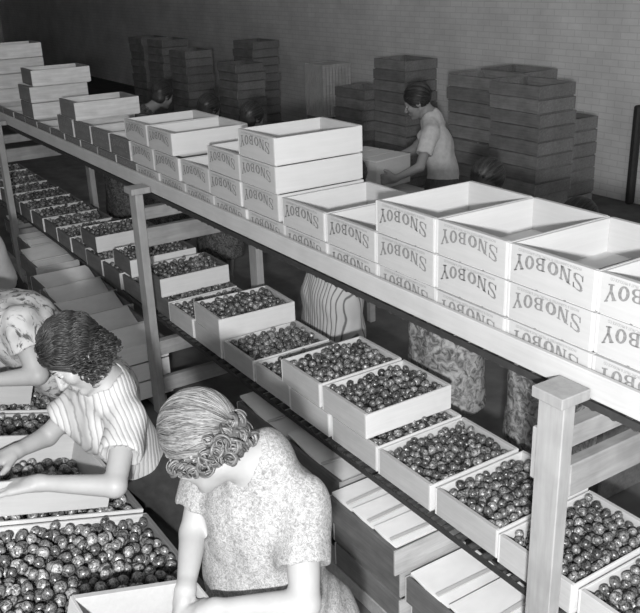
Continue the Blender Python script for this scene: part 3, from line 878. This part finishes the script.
    if hair == 'rolled':
        a = N([.82, 0, .35]); e1 = N(np.cross([0, 1, 0], a)); e1 = -e1 if e1[2] < 0 else e1; e2 = np.array([0, 1., 0])
        for i in range(620):
            ph = rs.uniform(-2.1, 2.1); off = rs.uniform(.0, .006); a0 = rs.uniform(.15, .5); a1 = rs.uniform(2.6, 3.0)
            al = np.linspace(a0, a1, 18); w = rs.uniform(0, 6)
            pts = []
            for t in al:
                p2 = ph + .05 * math.sin(t * 5 + w)
                d = math.cos(t) * a + math.sin(t) * (math.cos(p2) * e1 + math.sin(p2) * e2)
                q = surf(d, off)
                if q[0] > .055 and q[2] < .012: continue
                pts.append(T(*q))
            if len(pts) > 3: paths.append(pts); rads.append(rs.uniform(.0011, .0022) * sc)
        link('combed_strands', tubes(paths, rads, org, 5), M['hair_grey'], hb)
        paths, rads = [], []
        # rolled curls around the nape and at the temple
        cen = [(-.108 + .010 * (y / .03) ** 2, y, -.005 + rs.uniform(-.008, .008)) for y in np.linspace(-.055, .055, 5)] + [(-.104 + .010 * (y / .03) ** 2, y, -.035) for y in np.linspace(-.055, .06, 5)] + [(-.085, y, -.062) for y in (-.045, -.015, .015, .045)] + \
              [(-.098, .058, -.022), (-.088, .070, -.030), (-.076, .078, -.045), (-.108, .040, -.045), (-.06, .084, -.03)] + [(.028, .086, -.012), (.006, .090, -.026), (-.018, .090, -.036), (-.045, .085, -.045), (-.07, .075, -.03)]
        for c in cen:
            for k in range(7):
                r0 = rs.uniform(.012, .024); ax = N(rs.normal(size=3) * .6 + np.array([0, 1, .2])); u = N(np.cross(ax, [1, .1, .3])); v = np.cross(ax, u)
                st = rs.uniform(0, 6.28); tt = np.linspace(0, 7.5, 26)
                pts = [T(*(np.array(c) * np.array([1.06, 1.06, 1]) + r0 * (1 - .06 * t) * (u * math.cos(t + st) + v * math.sin(t + st)) + ax * (.0035 * t - .012))) for t in tt]
                paths.append(pts); rads.append(rs.uniform(.0024, .0048) * sc)
        link('nape_curls', tubes(paths[:133], rads[:133], org, 5), M['hair_greydark'], hb)
        link('temple_curls', tubes(paths[133:], rads[133:], org, 5), M['hair_greydark'], hb)
    else:
        wave = hair == 'wave'
        a = N([.75, 0, .55]); e1 = N(np.cross([0, 1, 0], a)); e1 = -e1 if e1[2] < 0 else e1; e2 = np.array([0, 1., 0])
        for i in range(700 if wave else 200):
            ph = rs.uniform(-2.6, 2.6); off = rs.uniform(0, .012 if wave else .006); w = rs.uniform(0, 6) * .3 + ph * 2
            al = np.linspace(rs.uniform(.1, .7), rs.uniform(2.0, 2.7), 22); pts = []
            for t in al:
                p2 = ph + (.06 * math.sin(t * 8 + w) if wave else 0)
                d = math.cos(t) * a + math.sin(t) * (math.cos(p2) * e1 + math.sin(p2) * e2)
                q = surf(d, off + (.005 * math.sin(t * 11 + w * 2) if wave else 0))
                if q[0] > .048 and q[2] < .04: continue
                if q[0] > .0 and q[2] < -.03: continue
                pts.append(T(*q))
            if len(pts) > 3: paths.append(pts); rads.append((rs.uniform(.0014, .003) if wave else .003) * sc)
        if wave:
            for i in range(340):
                an = rs.uniform(.55 * math.pi / 2, 2 * math.pi - .55 * math.pi / 2); z0 = rs.uniform(-.06, .02)
                bx, by = .098 * math.cos(an) - .018, .094 * math.sin(an)
                r0 = rs.uniform(.007, .014); st = rs.uniform(0, 6.28)
                pts = []
                for t in np.linspace(0, 9, 26):
                    q = np.array([bx + r0 * math.cos(t + st) * .8, by + r0 * math.sin(t + st) * .8, z0 - .0055 * t]); pts.append(T(*q))
                paths.append(pts); rads.append(rs.uniform(.0014, .003) * sc)
        link('strands', tubes(paths, rads, org, 5), M[hm], hb)
    return body

# --- the grey haired woman
J2 = dict(head=(-.013, -1.09, 1.506), f=(-.66, -.42, -.62), up=(-.42, -.25, .85), neck=(.04, -.94, 1.415), chest=(.01, -.93, 1.23), waist=(.02, -.955, 1.01), hip=(-.01, -.855, .80),
          lsh=(.135, -.88, 1.315), rsh=(-.175, -1.0, 1.325), lel=(.30, -.98, 1.13), lwr=(.14, -1.165, 1.095), ld=(-.35, -.85, -.3), lp=(-.2, .1, -1),
          rel=(-.11, -1.10, 1.16), rwr=(.035, -1.20, 1.10), rd=(.25, -.45, -.75), rp=(-.3, -.6, .2), curl=.5)
p2 = person(J2, 'greying woman with rolled curls in pale floral dress bending over the nearest crate', 'floral_pale', 'rolled', plump=1.15, sleeve=.56, h=.005, hc=.007, sc=1.10, skr=.125)
# wrist watch
# --- the dark haired woman
J1 = dict(head=(-.762, -1.185, 1.515), f=(.10, -.76, -.64), up=(-.25, -.55, .80), neck=(-.765, -1.09, 1.355), chest=(-.85, -1.085, 1.19), waist=(-.89, -1.0, 1.01), hip=(-.88, -.865, .80),
          lsh=(-.645, -1.08, 1.285), rsh=(-.93, -1.14, 1.26), lel=(-.475, -1.20, 1.165), lwr=(-.605, -1.40, 1.185), ld=(-.42, -.9, -.02), lp=(0, .1, -1),
          rel=(-.97, -1.27, 1.14), rwr=(-.90, -1.40, 1.155), rd=(.15, -.9, .02), rp=(0, .05, -1), curl=.14)
p1 = person(J1, 'dark wavy-haired woman in striped short-sleeved blouse and dark skirt sorting tomatoes', 'skirt', 'wave', top_mat='blouse', sleeve=.45, h=.005, hc=.007, sc=1.0, puff=1.15, plump=.92)
# --- third woman (cut by the left edge)
def shifted(J, d, **kw):
    out = {}
    for k, v in J.items():
        if k in ('f', 'up', 'ld', 'rd', 'lp', 'rp', 'curl'): out[k] = v
        else: out[k] = tuple(np.array(v) + d)
    out.update(kw); return out
J3 = shifted(J1, (-1.0, 0, 0), ld=(-.25, -.95, .06), head=(-1.84, -1.40, 1.44), up=(-.1, -.8, .55), neck=(-1.80, -1.27, 1.36), chest=(-1.80, -1.12, 1.25), lsh=(-1.63, -1.16, 1.33), rsh=(-1.98, -1.2, 1.32), lel=(-1.50, -1.15, 1.14), lwr=(-1.60, -1.34, 1.13), waist=(-1.80, -.98, 1.04), hip=(-1.82, -.83, .86))
person(J3, 'woman in floral short-sleeved dress leaning out of frame at the left edge', 'floral_spray', 'wave', plump=1.2, sleeve=.45, h=.006, hc=.008)
J4 = shifted(J3, (-1.22, .10, .05)); J4['hip'] = (-3.16, -.90, .88); J4['waist'] = (-3.05, -.95, 1.08)
person(J4, 'worker in plain pale blouse bent forward behind the floral-dressed woman', 'skirt', 'wave', top_mat='shirt_plain', skr=.10, plump=.98, sleeve=.45, h=.008, hc=.009)

# --- workers on the far side of the conveyors
def far_worker(x, y, hx, hy, hz, dress, lab, hair='bob', lean=.1):
    z = hz
    J = dict(head=(hx, hy, z), f=(-.25, .9, -.35), up=(0, .25, 1), neck=(x * .3 + hx * .7, y * .4 + hy * .6, z - .15), chest=(x, y + .06, z - .32), waist=(x, y + .02, z - .54), hip=(x, y, z - .70),
             lsh=(x - .17, y + .10, z - .20), rsh=(x + .17, y + .10, z - .20), lel=(x - .22, y + .16, z - .46), lwr=(x - .17, y + .38, z - .50), rel=(x + .22, y + .16, z - .46), rwr=(x + .17, y + .38, z - .50),
             ld=(0, 1, -.1), rd=(0, 1, -.1), lp=(0, 0, -1), rp=(0, 0, -1))
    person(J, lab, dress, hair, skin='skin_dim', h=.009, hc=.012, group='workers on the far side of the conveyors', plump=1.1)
far_worker(-1.33, .92, -1.52, 1.36, 1.555, 'floral_mid', 'woman in leafy floral dress behind the conveyors, dark head in shadow')
far_worker(-.66, 1.0, -.78, 1.24, 1.50, 'floral_mid', 'woman in floral dress behind the nearest post')
far_worker(-2.42, .92, -2.50, 1.15, 1.44, 'stripe_dress', 'woman in vertically striped dress glimpsed between the two conveyors')
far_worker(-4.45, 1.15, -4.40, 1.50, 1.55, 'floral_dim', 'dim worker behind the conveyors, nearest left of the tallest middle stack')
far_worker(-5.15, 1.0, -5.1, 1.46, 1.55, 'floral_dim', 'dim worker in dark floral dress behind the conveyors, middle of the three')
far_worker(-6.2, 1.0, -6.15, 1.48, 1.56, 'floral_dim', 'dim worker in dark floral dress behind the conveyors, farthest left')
# --- the man carrying a lidded crate
d_ = np.array([0, 0, 0])
JM = dict(head=(-3.64, 2.60, 1.64), f=(-.62, -.60, -.40), up=(-.15, -.2, .95), neck=(-3.56, 2.68, 1.50), chest=(-3.54, 2.72, 1.30), waist=(-3.50, 2.76, 1.08), hip=(-3.50, 2.76, .93),
          lsh=(-3.40, 2.54, 1.42), rsh=(-3.68, 2.84, 1.42), lel=(-3.36, 2.40, 1.18), lwr=(-3.44, 2.22, 1.10), ld=(-.4, -.8, 0), lp=(-.6, .3, 0),
          rel=(-3.84, 2.72, 1.20), rwr=(-3.92, 2.50, 1.12), rd=(-.1, -.9, 0), rp=(.6, -.2, 0), curl=.3)
person(JM, 'dark-haired man in light work shirt holding a lidded crate, looking down left', 'trouser', 'short', top_mat='shirt_man', skin='skin_dim', h=.007, hc=.009, sc=1.1, trousers=True)
lc = empty('lidded_crate', (-3.98, 1.98, 1.24), (0, 0, math.radians(10))); tag(lc, 'closed slat-lidded crate held in front of the dark-haired man', 'crate')
link('body_panels', boxes([(0, .50, 0, .01, -.22, 0), (0, .50, .39, .40, -.22, 0), (0, .01, .01, .39, -.22, 0), (.49, .50, .01, .39, -.22, 0), (.01, .49, .01, .39, -.22, -.21)], 0), M['pine_x'], lc)
link('lid_slats', boxes([(.0, .155, 0, .4, .001, .01), (.172, .328, 0, .4, .001, .01), (.345, .5, 0, .4, .001, .01)], 0), M['pine_y'], lc)
st = link('storage_table', boxes([(-4.3, -3.3, 1.85, 2.40, .98, 1.018)], .003), M['beam']); tag(st, 'rough table under the lidded crate in front of the man', 'table')
st.name = 'work_table'
for a, b in ((-4.26, 1.88), (-3.38, 1.88), (-4.26, 2.32), (-3.38, 2.32)):
    link('leg', boxes([(a, a + .05, b, b + .05, 0, .979)], .002), M['beam'], st)
# box glimpsed behind the conveyors
cb = empty('carton', (-1.0, 1.35, 0)); tag(cb, 'grey box on the floor glimpsed beside the leafy floral dress', 'box')
link('box_body', boxes([(0, .40, 0, .40, 0, .48)], .01), M['far'], cb); link('flap', boxes([(-.01, .41, -.01, .2, .482, .49)], .001), M['far'], cb)

# ------------------------------------------------------------------ camera and light
cam = bpy.data.cameras.new('Camera'); co = bpy.data.objects.new('Camera', cam); COL.objects.link(co)
cam.sensor_width = 36; cam.lens = F / 640 * 36; cam.clip_start = .05; cam.clip_end = 100
Rm = Matrix((cr, cu_, -fwd)).transposed().to_4x4(); co.matrix_world = Matrix.Translation(CAM) @ Rm
S.camera = co
fl = bpy.data.lights.new('flash', 'POINT'); fo = bpy.data.objects.new('flash', fl); COL.objects.link(fo)
fo.location = CAM - cr * .07 - cu_ * .27 - fwd * .6; fl.energy = 880; fl.shadow_soft_size = .06
w = bpy.data.worlds.new('World'); S.world = w; w.use_nodes = True
w.node_tree.nodes['Background'].inputs[0].default_value = (1, 1, 1, 1); w.node_tree.nodes['Background'].inputs[1].default_value = .06
# unseen fill lamp added to lift the blacks and back wall, overhead
al = bpy.data.lights.new('overhead_fill', 'AREA'); ao = bpy.data.objects.new('overhead_fill', al); COL.objects.link(ao)
al.shape = 'RECTANGLE'; al.size = 14; al.size_y = 8; al.energy = 95; ao.location = (-4, 0, 5.1)
S.view_settings.view_transform = 'Standard'; S.view_settings.look = 'None'; S.view_settings.exposure = 0; S.view_settings.gamma = 1
